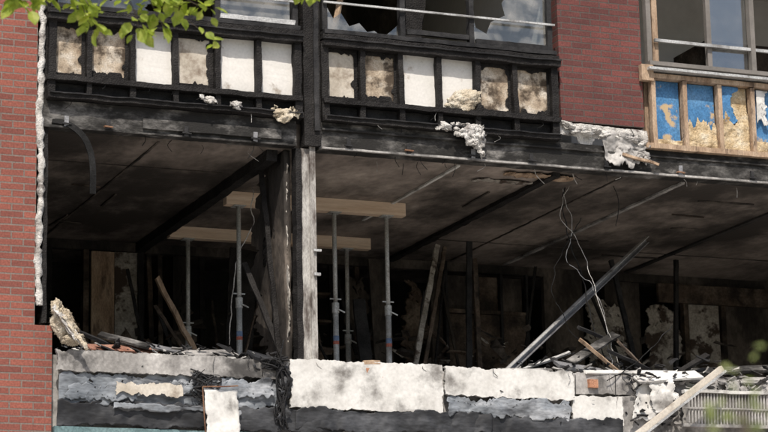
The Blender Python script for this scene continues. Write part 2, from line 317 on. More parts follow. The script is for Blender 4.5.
# ---- spandrel blocks with charred frames
def spandrel(x0,x1,mull,mats,frame,tag):
    box(B,tag+"_backing",(x0,x1),(.08,.13),(SL,8.03),'dark')
    for i,mx in enumerate(mull):
        w_=.05 if 0<i<len(mull)-1 else .07
        bar(B,"%s_mullion_%d"%(tag,i),(mx,-.02,SL+.01),(mx+rnd(-.012,.012),-.02,8.03),w_,.07,frame,jit=.009,seg=.03,up=(0,1,0))
    for nm,z,h,y in (("top_rail",8.03,.05,-.05),("top_rail_b",8.095,.045,-.03),("low_rail",7.478,.045,-.035),("bottom_rail",7.315,.05,-.04)):
        bar(B,tag+"_"+nm,(x0-.02,y,z),(x1+.02,y,z+rnd(-.008,.008)),.10,h,frame,jit=.009,seg=.03)
    bar(B,tag+"_drip_edge",(x0-.02,-.11,8.065),(x1+.02,-.11,8.06),.03,.012,'char2',jit=.006,seg=.04)
    bar(B,tag+"_lower_trim",(x0,-.10,7.335),(x1,-.10,7.33),.02,.010,'char2',jit=.008,seg=.04)
    for i in range(len(mats)):
        a,b_=mull[i]+.02,mull[i+1]-.02
        box(B,"%s_panel_%d"%(tag,i),(a,b_),(.022,.04),(7.50,8.01),mats[i],jit=.004,seg=.05)
        box(B,"%s_low_panel_%d"%(tag,i),(a,b_),(.03,.05),(7.345,7.455),'char2',jit=.006,seg=.05)
        if mats[i] in('tan','cream'):
            sheet(B,"%s_char_edge_%d"%(tag,i),(a,.012,7.50),(b_-a,0,0),(0,0,.09),'char',amp=.004,rag=.07,n=.01,thick=.003,seed=i+10,ragedges="T",jag=6)
            sheet(B,"%s_char_side_%d"%(tag,i),(b_,.012,7.50),(0,0,.5),(-.07,0,0),'char',amp=.004,rag=.06,n=.01,thick=.003,seed=i+30,ragedges="T",jag=5)
            sheet(B,"%s_char_top_%d"%(tag,i),(b_,.010,8.01),(a-b_,0,0),(0,0,-.08),'char',amp=.004,rag=.07,n=.01,thick=.003,seed=i+50,ragedges="T",jag=6)
mA=[-3.14,-2.80,-2.40,-2.00,-1.61,-1.22,-.84]
spandrel(-3.16,-.82,mA,['tan','tan','white','cream','white','white'],'char',"spandrel_west")
mB=[-.57,-.21,.19,.57,.96,1.36,1.77]
spandrel(-.58,1.79,mB,['cream','tan','white','white','tan','tan'],'char',"spandrel_centre")
bar(B,"charred_post",(-.70,.02,SL-.24),(-.70,.02,10.4),.16,.12,'char',jit=.006,seg=.04,up=(0,1,0))
bar(B,"charred_post_cover",(-.665,-.055,SL-.1),(-.665,-.055,10.3),.045,.02,'char2',jit=.005,seg=.04,up=(0,1,0))
def window(x0,x1,verts,tag,frame,rail=None):
    bar(B,tag+"_sill",(x0,-.01,8.145),(x1,-.01,8.145),.13,.04,frame,jit=.006 if frame=='char2' else 0)
    for i,x in enumerate(verts):
        bar(B,"%s_jamb_%d"%(tag,i),(x,.01,8.17),(x,.01,9.7),.05,.07,frame,jit=.006 if frame=='char2' else 0,seg=.05,up=(0,1,0))
    bar(B,tag+"_head",(x0,.01,9.73),(x1,.01,9.73),.1,.07,frame)
    if rail: bar(B,tag+"_rail",(x0,-.05,rail),(x1,-.05,rail),.018,.018,'alu')
    box(B,tag+"_lintel",(x0,x1),(0.0,.28),(9.77,10.6),'brick_d')
window(-3.16,-.82,[-3.13,-2.0,-1.6,-.85],"window_west",'char2',rail=8.40)
window(-.58,1.79,[-.56,.22,.93,1.75],"window_centre",'char2',rail=8.43)
box(B,"glass_west_a",(-1.56,-.89),(.015,.02),(8.19,9.68),'glass2')
sheet(B,"glass_west_b",(-3.08,.02,8.18),(1.0,0,0),(0,0,.35),'glass',amp=0,rag=.22,n=.02,thick=.004,seed=21,ragedges="TR",jag=2.5)
def shard(name,pts,mat,y=.02):
    bm=bmesh.new();f=[bm.verts.new((x,y,z)) for x,z in pts];b2=[bm.verts.new((x,y+.004,z)) for x,z in pts];k=len(pts)
    bm.faces.new(f);bm.faces.new(b2[::-1])
    for i in range(k): bm.faces.new((f[i],f[(i+1)%k],b2[(i+1)%k],b2[i]))
    newobj(name,bm,mat,B)
shard("glass_centre_a",[(-.53,8.17),(.02,8.17),(-.05,8.22),(-.12,8.20),(-.2,8.28),(-.3,8.24),(-.38,8.36),(-.46,8.30),(-.53,8.42)],'glass2')
shard("glass_centre_b",[(.02,8.17),(.19,8.17),(.19,8.30),(.13,8.24),(.08,8.2)],'glass2')
shard("glass_centre_c",[(.96,8.17),(1.73,8.17),(1.73,9.6),(1.6,9.2),(1.5,9.3),(1.38,8.8),(1.27,8.62),(1.3,8.5),(1.15,8.42),(1.1,8.3),(.99,8.35),(.96,8.5)],'glass2')
bar(B,"sash_west",(-1.58,-.03,8.20),(-.86,-.03,8.20),.04,.045,'alu',jit=.004)
bar(B,"sash_centre_b",(.26,-.01,8.23),(.9,-.01,8.23),.04,.045,'char2',jit=.007)
bar(B,"sash_centre_c",(.97,-.02,8.2),(1.72,-.02,8.2),.04,.045,'char2',jit=.007)
box(B,"upper_party_wall",(1.95,2.1),(.3,7.9),(SL,9.9),'roomwhite')
box(B,"upper_burnt_back_wall",(-8.7,1.94),(3.6,3.7),(SL,9.9),'darkwall')
bar(B,"curtain_remnant",(.5,.5,8.1),(.62,.5,9.0),.2,.02,'char',jit=.03)
bar(B,"upper_leaning_lath",(-.3,.6,8.1),(.1,.9,9.4),.05,.03,'wood_old',jit=.01);bar(B,"upper_leaning_lath_b",(-2.6,.6,8.1),(-2.2,.9,9.4),.05,.03,'brown',jit=.01)
# right block
RB=[2.835,3.18,3.57,3.94,4.30,4.68,5.05]
box(B,"spandrel_east_backing",(2.80,5.2),(.08,.13),(SL,8.03),'wood_old')
for i,x in enumerate(RB):
    bar(B,"east_stud_%d"%i,(x,-.02,SL+.05),(x,-.02,7.99),.045,.07,'wood_old',jit=.004,seg=.1,up=(0,1,0))
bar(B,"east_bottom_rail",(2.72,-.03,SL+.02),(5.2,-.03,SL+.02),.09,.05,'wood_old',jit=.004)
bar(B,"east_top_rail",(2.72,-.02,8.02),(5.2,-.02,8.02),.09,.045,'wood_old',jit=.003)
bar(B,"east_sill_metal",(2.76,-.05,8.075),(5.2,-.05,8.075),.17,.025,'alu')
bar(B,"east_bracket",(2.70,-.05,8.04),(2.83,-.05,8.04),.06,.16,'wood_old')
for i in range(6):
    a,b_=RB[i]+.027,RB[i+1]-.027
    box(B,"east_panel_%d"%i,(a,b_),(.03,.05),(7.345,7.995),['blue','blue','ochre','blue','blue','ochre'][i],jit=.003,seg=.06)
    sheet(B,"east_foam_%d"%i,(a,.004,7.345),(b_-a,0,0),(0,0,[.10,.34,.48,.22,.2,.2][i]),'ochre',amp=.02,freq=7,rag=.22,n=.010,thick=.01,seed=i+40,ragedges="T",jag=3)
sheet(B,"east_blue_flap",(3.60,-.01,7.60),(.2,0,0),(0,-.01,.39),'blue',amp=.015,rag=.09,n=.012,seed=51,ragedges="RB",jag=4)
sheet(B,"east_white_scrap",(4.0,-.01,7.62),(.18,0,0),(0,-.01,.36),'plaster',amp=.015,rag=.09,n=.012,seed=52,ragedges="RB",jag=4)
window(2.80,5.2,[2.83,4.0,5.15],"window_east",'winframe',rail=None)
bar(B,"window_east_inner",(2.93,.06,8.19),(2.93,.06,9.68),.06,.05,'wood_old',up=(0,1,0))
bar(B,"window_east_rail",(2.9,-.0,8.40),(5.1,-.0,8.40),.03,.03,'alu')
box(B,"window_east_glass",(3.55,3.97),(.05,.056),(8.2,9.68),'glass3')
bar(B,"window_east_sash",(3.53,.05,8.18),(3.53,.05,9.68),.05,.05,'winframe',up=(0,1,0))
box(B,"room_east_back",(2.1,8.7),(2.4,2.5),(SL,9.9),'roomwhite');box(B,"room_east_ceiling",(2.1,8.7),(.3,2.4),(9.80,9.895),'roomwhite')
box(B,"room_east_cupboard",(4.4,5.2),(1.6,2.3),(SL,9.0),'brown')

# ragged wool under the brick strip
sheet(B,"torn_lining",(1.80,.0,7.49),(.98,0,-.02),(0,.02,-.24),'wool',amp=.035,rag=.16,n=.012,thick=.01,seed=60,ragedges="T",freq=7,jag=4)
sheet(B,"torn_lining_b",(2.25,-.04,7.42),(.50,0,-.02),(.04,-.02,-.34),'plaster_d',amp=.05,rag=.16,n=.012,thick=.008,seed=61,ragedges="TR",freq=6,jag=5)
for i in range(9):
    x=1.9+i*.1
    blob(B,"torn_wool_%d"%i,(x,-.03,7.44-.012*i+rnd(-.03,.02)),(rnd(.05,.09),.04,rnd(.02,.04)),'wool',seed=60+i,sub=4,rot=rnd(-.4,.4),amp=.45,fluff=120)
bar(B,"torn_plank",(2.45,-.07,7.20),(2.84,-.08,7.12),.03,.025,'wood_old',jit=.01)

# insulation strip along the west brick edge
bm=bmesh.new()
pts=[Vector((-3.222+.008*math.sin(z*5),.0,z)) for z in [5.45+i*.03 for i in range(95)]]
n_=9;rings=[]
for p in pts:
    ring=[]
    for k in range(n_):
        a=2*math.pi*k/n_;q=Vector((math.cos(a)*.030,math.sin(a)*.027,0));kk=1+.9*noise.fractal((p+q)*14,.9,2,4)
        ring.append(bm.verts.new(p+q*max(.35,kk)))
    rings.append(ring)
for i in range(len(rings)-1):
    for k in range(n_): bm.faces.new((rings[i][k],rings[i][(k+1)%n_],rings[i+1][(k+1)%n_],rings[i+1][k]))
newobj("cavity_insulation",bm,'wool',B,True)
box(B,"cavity_dark",(-3.19,-3.15),(.01,.3),(5.3,10),'char',jit=.006,seg=.05)
# parapet
box(B,"parapet_core",(-3.098,7.6),(.07,.29),(4.30,5.04),'plaster_d')
def front(nm,x,z,mat,y=0,th=.06,jit=.010,seg=.05): return box(B,nm,x,(y,y+th),z,mat,jit=jit,seg=seg)
def slabf(nm,x,z,mat,y=.0,rag=.018,seed=0,th=.04,jag=7,amp=.003):
    return sheet(B,nm,(x[0],y,z[0]),(x[1]-x[0],0,0),(0,0,z[1]-z[0]),mat,amp=amp,freq=3,rag=rag,n=.012,thick=-th,seed=seed,jag=jag,sm=False)
slabf("parapet_render_west",(-3.08,-.955),(4.88,5.075),'plaster_d',y=.0,seed=311)
slabf("parapet_render_west_b",(-2.95,-1.35),(4.93,5.075),'plaster',y=-.012,seed=312,rag=.03,th=.01)
slabf("parapet_render_mid",(-.955,.53),(4.63,5.085),'plaster',y=-.012,seed=313)
slabf("parapet_render_east",(.54,1.86),(4.79,5.08),'plaster',y=.0,seed=314)
slabf("parapet_render_east_b",(1.84,2.38),(4.58,4.86),'plaster',y=-.02,seed=315)
slabf("parapet_render_east_c",(1.87,4.6),(4.87,5.075),'plaster_d',y=.0,seed=316)
slabf("parapet_far_east",(2.3,7.5),(4.38,4.868),'plaster_d',y=.02,seed=317)
slabf("parapet_scar",(.75,1.30),(4.87,4.95),'sootconc',y=-.008,seed=319,rag=.04,th=.003,jag=4)
slabf("parapet_scar_b",(-.85,-.35),(4.64,4.74),'sootconc',y=-.020,seed=321,rag=.05,th=.003,jag=4)
slabf("parapet_scar_c",(-2.0,-1.5),(4.94,5.02),'char2',y=-.018,seed=322,rag=.05,th=.003,jag=4)
for i in range(5): bar(B,"parapet_joint_%d"%i,(.62+.42*i,-.012,4.80),(.62+.42*i+.01,-.012,5.05),.005,.006,'char2',jit=.003,seg=.03,up=(0,1,0))
for i,(x0_,z0_,x1_,z1_) in enumerate([(-.6,5.06,-.45,4.85),(-.45,4.85,-.5,4.66),(.2,5.06,.28,4.9),(-2.4,5.05,-2.3,4.94),(.3,4.66,.4,4.85)]):
    bar(B,"parapet_crack_%d"%i,(x0_,-.016,z0_),(x1_,-.016,z1_),.003,.005,'char2',jit=.008,seg=.02,up=(0,1,0))
sheet(B,"film_west",(-3.04,-.01,4.60),(2.05,0,0),(0,0,.30),'film',amp=.03,freq=2.6,rag=.04,n=.012,seed=71,ragedges="TB",jag=5)
sheet(B,"film_west_b",(-2.1,-.035,4.68),(1.0,0,.02),(0,0,.2),'film',amp=.035,freq=3.4,rag=.06,n=.012,seed=72,jag=5)
sheet(B,"film_west_c",(-3.0,-.03,4.62),(.7,0,.02),(0,0,.18),'film',amp=.025,freq=2.5,rag=.05,n=.012,seed=79,jag=5)
slabf("exposed_patch",(-2.56,-1.95),(4.68,4.81),'cream',y=-.065,seed=320,rag=.03,th=.008)
sheet(B,"bitumen_west",(-3.06,-.03,4.41),(2.6,0,0),(0,0,.24),'tar',amp=.03,freq=2.4,rag=.03,n=.014,seed=73,ragedges="TB",jag=5)
sheet(B,"bitumen_mid",(-.9,-.045,4.43),(1.9,0,0),(0,0,.23),'tar',amp=.035,freq=2.6,rag=.035,n=.014,seed=74,ragedges="TBR",jag=5)
sheet(B,"bitumen_east",(.5,-.03,4.41),(1.85,0,0),(0,0,.25),'tar',amp=.03,freq=2.6,rag=.035,n=.014,seed=76,ragedges="TB",jag=5)
sheet(B,"film_east",(.55,-.03,4.60),(1.3,0,0),(0,0,.21),'film',amp=.035,freq=3,rag=.05,n=.012,seed=75,jag=5)
sheet(B,"film_fold",(-2.6,-.06,4.56),(1.2,0,-.02),(0,0,.07),'film',amp=.03,freq=4,rag=.03,n=.012,seed=176,jag=4)
front("window_head_teal",(-3.08,-1.2),(4.345,4.41),'teal',y=-.03,jit=.002)
front("window_head_dark",(-1.19,2.3),(4.335,4.40),'char2',y=-.02,jit=.006)
front("loose_brick_a",(-.22,-.06),(4.94,5.02),'orange',y=-.05,jit=.008)
front("loose_brick_b",(-.24,-.09),(5.055,5.09),'wood_old',y=-.05,jit=.008)
front("loose_brick_c",(2.02,2.12),(4.93,5.01),'orange',y=-.04,jit=.008)
# column + party wall stub
bar(B,"steel_column",(-.735,.06,4.4),(-.735,.06,CZ),.13,.10,'col',jit=.003,seg=.05,up=(0,1,0))
bar(B,"column_flange",(-.695,.0,5.0),(-.695,.0,CZ+.02),.055,.015,'col',jit=.002,seg=.05,up=(0,1,0))
bar(B,"column_char_casing",(-.83,.06,5.02),(-.825,.06,CZ),.055,.12,'char',jit=.010,seg=.04,up=(0,1,0))
bar(B,"column_bracket",(-.70,-.02,6.08),(-.63,-.02,6.08),.03,.02,'alu');bar(B,"column_bracket_b",(-.70,-.02,5.86),(-.64,-.02,5.86),.03,.025,'alu')
sheet(B,"party_wall_stub",(-.87,.12,5.0),(0,.95,0),(0,0,2.03),'darkwall',amp=.02,freq=1.5,rag=.45,n=.02,thick=.06,seed=77,ragedges="R",jag=2.0)
sheet(B,"party_wall_burnt_layer",(-.92,.20,5.45),(0,.55,0),(0,0,1.57),'char',amp=.03,freq=2,rag=.28,n=.02,thick=.01,seed=78,ragedges="RB",jag=3)
sheet(B,"party_wall_peeled",(-.905,.06,5.15),(0,.17,0),(0,0,1.75),'peel',amp=.015,freq=3,rag=.08,n=.012,thick=.008,seed=179,ragedges="RLB",jag=3)
for i,(a,b_,w,m_) in enumerate([((-1.0,.55,7.0),(-.94,.25,5.1),.045,'char'),((-1.08,.8,6.1),(-.92,.2,5.1),.05,'char')]):
    bar(B,"burnt_stud_%d"%i,a,b_,w,.025,m_,jit=.010,seg=.06,up=(0,1,0))

# ---- back partition and rooms (y = 4.4)
Y=4.4
def back(nm,x,z,mat,y=Y,t=.08,jit=0): return box(B,nm,x,(y,y+t),z,mat,jit=jit)
back("partition_head",(-8.8,8.8),(6.93,CZ-.002),'darkwall',t=.1)
back("partition_far_west",(-8.8,-2.06),(FL,6.93),'darkwall')
back("door_frame_a",(-2.05,-2.0),(FL,6.92),'char',y=Y-.03,t=.1)
back("door_frame_b",(-1.66,-1.60),(FL,6.92),'brown',y=Y-.03,t=.1)
bar(B,"scorched_door",(-1.46,Y-.05,FL),(-1.46,Y-.05,6.9),.25,.04,'wood_old',up=(0,1,0))
back("peeled_wall",(-1.31,-1.04),(FL,6.92),'peel')
back("door_frame_c",(-1.06,-1.0),(FL,6.92),'char',y=Y-.05,t=.1,jit=.01)
for i,x in enumerate([-.85,-.78,-.3,.15,.75,1.2,1.55]):
    bar(B,"rear_stud_%d"%i,(x,Y+.05*(i%3),FL),(x+rnd(-.08,.08),Y+.1,6.95),.05,.05,['brown','brown','char','brown','char','char','brown'][i],jit=.006,up=(0,1,0))
for i,(a,b_) in enumerate([(-.7,-.4),(.3,.6),(1.3,1.7),(1.95,2.3)]):
    sheet(B,"burnt_wall_remnant_%d"%i,(a,Y+.02,5.2),(b_-a,0,0),(0,0,1.6),'brown' if i%2 else 'darkwall',amp=.01,rag=.16,seed=400+i,thick=.02,ragedges="LRT",jag=2)
back("partition_mid",(2.35,2.48),(FL,6.93),'darkwall')
for i,(a,b_) in enumerate([(2.50,2.82),(2.86,3.12),(3.15,3.42)]):
    back("cupboard_door_%d"%i,(a,b_),(FL,6.42),'brown',y=Y-.1-.04*i,t=.04)
    back("cupboard_top_%d"%i,(a,b_),(6.47,6.86),'brown' if i==1 else 'darkwall',y=Y-.1,t=.04)
back("cupboard_frame",(2.45,3.46),(6.425,6.465),'brown',y=Y-.17,t=.05)
for k in range(3): back("charred_shelf_%d"%k,(.2,1.1),(5.95+.3*k,5.975+.3*k),'brown',y=Y-.12,t=.2,jit=.008)
for x in (2.46,2.84,3.135,3.45): back("cupboard_post",(x-.015,x+.015),(FL,6.9),'char2',y=Y-.18,t=.05,jit=.006)
back("burnt_wall_mid",(3.75,4.24),(FL,6.93),'darkwall')
sheet(B,"light_wall_remnant",(4.22,Y-.02,5.3),(.55,0,0),(0,0,1.45),'peel',amp=.01,rag=.14,seed=90,thick=.02,ragedges="LRT",jag=2.5)
back("partition_east",(4.55,5.0),(FL,6.93),'darkwall',y=Y+.04)
sheet(B,"tan_wall_remnant",(5.0,Y-.03,5.4),(.5,0,0),(0,0,1.3),'peel',amp=.01,rag=.10,seed=92,thick=.02,ragedges="LRT",jag=2.5)
back("grey_door",(5.62,6.02),(FL,6.70),'peel')
back("grey_door_frame_l",(5.54,5.60),(FL,6.9),'brown',y=Y-.03,t=.1);back("grey_door_frame_r",(6.04,6.10),(FL,6.9),'brown',y=Y-.03,t=.1)
back("partition_east_b",(6.11,8.7),(FL,6.93),'darkwall')
back("lintel_east",(5.2,7.6),(6.70,6.92),'brown',y=Y-.06,t=.05)
box(B,"rear_party_wall",(-.6,-.45),(4.6,7.9),(FL,CZ-.002),'darkwall')
box(B,"rear_wall",(-8.7,8.7),(5.6,5.7),(FL,CZ-.002),'dark')
box(B,"side_partition",(6.9,7.0),(.5,4.3),(FL,CZ-.002),'darkwall')
D=empty("collapsed_interior_timber")
LB=[((1.92,3.2,6.95),(1.25,2.6,5.0),.055,.03,'peel'),((2.05,3.3,6.95),(1.4,2.7,5.0),.04,.03,'brown'),((2.2,3.0,6.95),(2.05,2.8,5.0),.06,.03,'char2'),
((2.3,3.1,6.8),(2.25,2.9,5.0),.05,.04,'brown'),((-1.45,2.4,6.25),(-.95,2.2,5.2),.045,.05,'wood_old'),
((1.0,3.2,6.3),(1.1,3.1,5.0),.14,.03,'char2'),((.55,3.6,6.7),(.75,3.4,5.0),.06,.04,'brown'),((4.0,3.2,6.9),(4.25,3.0,5.2),.05,.04,'char2'),
((4.7,3,6.9),(4.5,2.8,5.2),.04,.05,'char'),((-.2,3.4,6.8),(-.35,3.3,5.0),.3,.03,'char'),
((.5,4.0,6.9),(.2,3.9,5.0),.1,.03,'brown'),((1.5,3.9,6.9),(1.6,3.9,5.0),.22,.03,'darkwall')]
for i,(a,b_,w,h,m_) in enumerate(LB): bar(D,"plank_%d"%i,a,b_,w,h,m_,jit=.010,seg=.08,up=(0,1,0))
for i in range(12):
    x=R1.uniform(-1.9,6.0);y=R1.uniform(2.8,4.2);z=R1.uniform(5.9,6.95);dx=R1.gauss(0,.22)
    bar(D,"lath_%d"%i,(x,y,z),(x+dx,y-R1.uniform(0,.3),R1.uniform(5.0,5.6)),R1.uniform(.015,.04),.02,R1.choice(['char','brown','darkwall','char2']),jit=.010,seg=.08,up=(0,1,0))
shards(D,"heap_rear",(-2,6.5),(3.3,4.2),(5.0,6.15),260,.13,'darkwall',seed=61,bias=1.6)
shards(D,"heap_rear_brown",(-2,6.5),(3.3,4.2),(5.0,6.1),110,.12,'brown',seed=62,bias=1.6)
shards(D,"heap_rear_pale",(1.5,6.5),(3.2,4.1),(5.4,6.0),40,.08,'peel',seed=63,bias=1.2)

# ------------------------------------------------------------------ shoring
def prop(x,y,ztop):
    P=empty("steel_shoring_prop")
    bm=bmesh.new();add_tube(bm,[(x,y,FL+.01),(x,y,5.95)],.029,12);newobj("outer_tube",bm,'galv',P,True)
    bm=bmesh.new();add_tube(bm,[(x,y,5.93),(x,y,ztop-.008)],.022,12);newobj("inner_tube",bm,'galv',P,True)
    bm=bmesh.new();add_tube(bm,[(x,y,5.88),(x,y,5.98)],.036,12);newobj("collar_nut",bm,'galv',P,False)
    bar(P,"pin",(x-.06,y,6.02),(x+.06,y,6.02),.012,.012,'galv')
    bar(P,"handle",(x,y-.03,5.92),(x+.08,y-.05,5.88),.012,.012,'galv')
    box(P,"top_plate",(x-.06,x+.06),(y-.06,y+.06),(ztop-.008,ztop),'galv')
    box(P,"base_plate",(x-.08,x+.08),(y-.08,y+.08),(FL,FL+.01),'galv')
    bm=bmesh.new();add_tube(bm,[(x,y,5.60),(x,y,5.65)],.0305,12);newobj("blue_band",bm,'bluep',P)
    bm=bmesh.new();add_tube(bm,[(x,y,5.565),(x,y,5.598)],.0305,12);newobj("red_band",bm,'red',P)
for x in (-.78,.22,.78): prop(x,1.85,CZ-.135)
for x in (-.78,.99): prop(x,3.5,CZ-.125)
T=empty("timber_beam");bar(T,"beam",(-.92,1.85,CZ-.069),(.97,1.85,CZ-.069),.11,.13,'wood')
T=empty("timber_beam");bar(T,"beam",(-.99,3.5,CZ-.064),(1.25,3.5,CZ-.064),.10,.12,'wood')
C_=empty("leaning_metal_channel")
p0=Vector((1.34,.36,5.10));p1=Vector((3.80,2.02,6.87))
bar(C_,"web",p0,p1,.012,.065,'greych',up=(0,0,1));bar(C_,"flange_top",p0+Vector((.01,-.02,.031)),p1+Vector((.01,-.02,.031)),.04,.008,'alu');bar(C_,"flange_bottom",p0+Vector((.01,-.02,-.031)),p1+Vector((.01,-.02,-.031)),.04,.008,'greych')

# ------------------------------------------------------------------ cables & hanging pieces
H=empty("hanging_cables")
tube(H,"cable_a",[(2.15,.6,7.0),(2.2,.7,6.6),(2.35,.7,6.2),(2.4,.6,5.7),(2.5,.5,5.2)],.006,'rubber',wob=.03)
tube(H,"cable_b",[(2.15,.65,7.0),(2.28,.7,6.7),(2.22,.7,6.3),(2.5,.6,5.9),(2.55,.5,5.2)],.0035,'alu',wob=.04)
tube(H,"cable_c",[(2.2,.6,7.0),(2.1,.6,6.7),(2.3,.6,6.45),(2.42,.5,5.9),(2.6,.4,5.15)],.003,'wool',wob=.03)
tube(H,"cable_d",[(2.3,.5,6.7),(2.05,.5,6.3),(1.95,.5,5.9),(2.2,.4,5.4)],.004,'rubber',wob=.04)
tube(H,"cable_e",[(-.75,1.5,7.0),(-.8,1.4,6.6),(-1.0,1.3,6.2),(-1.1,1.2,5.4)],.005,'wool',wob=.03)
tube(H,"cable_f",[(2.6,.4,7.0),(2.65,.4,6.8),(2.6,.4,6.6)],.004,'rubber',wob=.02)
tube(H,"cable_g",[(3.0,.1,5.6),(2.7,.1,5.3),(2.4,0,5.1),(2.2,-.05,5.0)],.005,'rubber',wob=.03)
for i in range(70):
    x=R1.uniform(-3.1,5.0);z=R1.choice([7.05,7.05,7.30,7.46,5.06]);y=-.05 if z!=7.05 else R1.uniform(.0,.3);l_=R1.uniform(.04,.16 if z<7.1 else .10)
    tube(H,"strand_%d"%i,[(x,y,z),(x+R1.gauss(0,.02),y-.01,z-l_*.5),(x+R1.gauss(0,.04),y,z-l_)],R1.uniform(.002,.004),R1.choice(['rubber','char2','char','wool']),n=4)
S=empty("hanging_rubber_strip")
pp=smooth_pts([(-3.12,.0,7.10),(-2.98,-.03,7.07),(-2.84,-.05,6.95),(-2.77,-.05,6.75),(-2.76,-.04,6.46)],8)
bm=bmesh.new()
for a,b_ in zip(pp[:-1],pp[1:]): add_bar(bm,a,b_+(b_-a)*.1,.012,.055,up=(1,0,.3))
newobj("strip",bm,'rubber',S)
def cluster(name,c,rx,rz,n,r,mat,seed,y=-.05):
    R=random.Random(seed);E=empty(name);bm=bmesh.new()
    for i in range(n):
        p=[(c[0]+R.gauss(0,rx*.5),y+R.uniform(-.05,.03),c[1]+rz*(1-2*k/4)+R.gauss(0,rz*.25)) for k in range(5)]
        add_tube(bm,smooth_pts(p,8,.015),r*R.uniform(.4,1.3),5)
    newobj("strands",bm,mat,E,True);return E
cluster("charred_cable_bundle",(-1.76,4.80),.16,.11,22,.007,'char2',3)
cluster("charred_cable_bundle",(-1.03,4.78),.06,.24,18,.008,'char2',4)
cluster("charred_cable_bundle",(-1.12,5.02),.14,.05,14,.007,'char2',8)
Z=empty("charred_cloth")
sheet(Z,"cloth_a",(-1.10,-.06,4.50),(.15,0,0),(.02,.02,.55),'tar',amp=.06,freq=6,rag=.05,n=.012,seed=131)
sheet(Z,"cloth_b",(-1.9,-.05,4.70),(.28,0,0),(.02,.02,.22),'tar',amp=.06,freq=6,rag=.07,n=.012,seed=132)
sheet(Z,"cloth_c",(-1.3,-.05,4.97),(.32,0,-.02),(.02,.06,.12),'tar',amp=.05,freq=6,rag=.05,n=.012,seed=133)
E=empty("hanging_white_panel")
sheet(E,"panel",(-1.75,-.13,4.25),(.33,.02,.0),(-.02,.02,.53),'plaster',amp=.025,freq=3,rag=.02,seed=95,thick=.012)
bar(E,"rusty_edge",(-1.765,-.14,4.25),(-1.79,-.12,4.78),.008,.010,'rust',jit=.004,up=(0,1,0))
bar(E,"top_hook",(-1.79,-.12,4.78),(-1.46,-.11,4.80),.008,.010,'rust',jit=.006)

# foam pieces
I=empty("burst_insulation")
blob(I,"foam_roll",(-3.0,-.03,5.30),(.09,.07,.17),'foam',seed=2,amp=.35,rot=-.5,sub=5,fluff=2800)
blob(I,"foam_roll_b",(-2.93,-.05,5.16),(.10,.07,.055),'foam',seed=3,amp=.4,sub=5,fluff=1400)
blob(I,"foam_roll_c",(-3.08,-.04,5.44),(.045,.05,.07),'foam',seed=6,amp=.4,sub=4,fluff=600)
for k in range(4):
    sheet(I,"foam_layer_%d"%k,(-3.12+.03*k,-.12-.012*k,5.46-.03*k),(.22,-.01,-.30),(-.03,.0,-.05),'foam' if k%2 else 'wool',amp=.03,freq=8,rag=.02,n=.008,thick=.012,seed=221+k,jag=8)
blob(I,"bulge",(.82,-.05,7.60),(.16,.05,.10),'foam',seed=4,amp=.4,rot=-.3,sub=5,fluff=900)
def rags(tag,x,z,w,h,mat,seed,tilt=0):
    sheet(I,tag,(x-w/2,-.085,z+h/2+tilt),(w,-.01,-tilt*2),(rnd(-.02,.02),-.02,-h),mat,amp=min(.06,h*.5),freq=8,rag=min(w,h)*.45,n=.007,thick=.012,seed=seed,jag=6)
rags("rag_a",-1.72,7.375,.19,.11,'wool',201);rags("rag_b",-1.44,7.36,.16,.10,'wool',202);rags("rag_c",-.99,7.31,.30,.17,'foam',203,.02)
rags("rag_d",.58,7.31,.20,.13,'wool',204);rags("rag_e",.85,7.29,.38,.18,'wool',205,.03);rags("rag_f",.93,7.20,.20,.34,'wool',206);rags("rag_g",.80,7.24,.24,.18,'wool',207)
for i,(x,z,a,b_) in enumerate([(-1.70,7.38,.06,.03),(-1.45,7.36,.05,.03),(-1.02,7.32,.09,.04),(.60,7.32,.06,.035),(.84,7.30,.12,.05),(.93,7.22,.07,.08)]):
    blob(I,"tuft_%d"%i,(x,-.09,z),(a,.035,b_),'wool' if i!=2 else 'foam',seed=20+i,amp=.5,sub=4,rot=rnd(-.4,.4),fluff=300)

# ------------------------------------------------------------------ debris on the sill
K=empty("rubble_pile")
shards(K,"rubble_west",(-3.0,-1.0),(.02,.3),(5.05,5.15),150,.04,'plaster_d',seed=11,bias=2)
shards(K,"rubble_west_dark",(-2.8,-.9),(0,.35),(5.05,5.18),150,.05,'char2',seed=12,bias=2)
shards(K,"rubble_west_light",(-3.0,-1.2),(0,.3),(5.06,5.14),40,.03,'plaster',seed=13,bias=2)
shards(K,"rubble_mid",(-.6,1.2),(.02,.3),(5.05,5.09),130,.025,'sootconc',seed=14,bias=2)
shards(K,"rubble_east",(1.3,4.5),(0,.6),(5.04,5.18),200,.05,'plaster_d',seed=15,bias=2)
shards(K,"rubble_east_dark",(1.5,4.8),(0,.7),(5.05,5.26),260,.06,'char2',seed=16,bias=2)
shards(K,"rubble_east_light",(1.4,4.6),(-.05,.5),(5.04,5.16),50,.04,'plaster',seed=17,bias=2)
shards(K,"rubble_east_low",(2.5,4.4),(-.12,0),(4.6,5.06),110,.045,'plaster_d',seed=18)
shards(K,"rubble_east_low_dark",(2.4,4.4),(-.12,0),(4.6,5.10),160,.05,'char2',seed=28)
shards(K,"rubble_hanging",(-2.9,2.2),(-.05,.0),(4.42,5.0),110,.018,'char2',seed=19)
W=empty("fallen_boards")
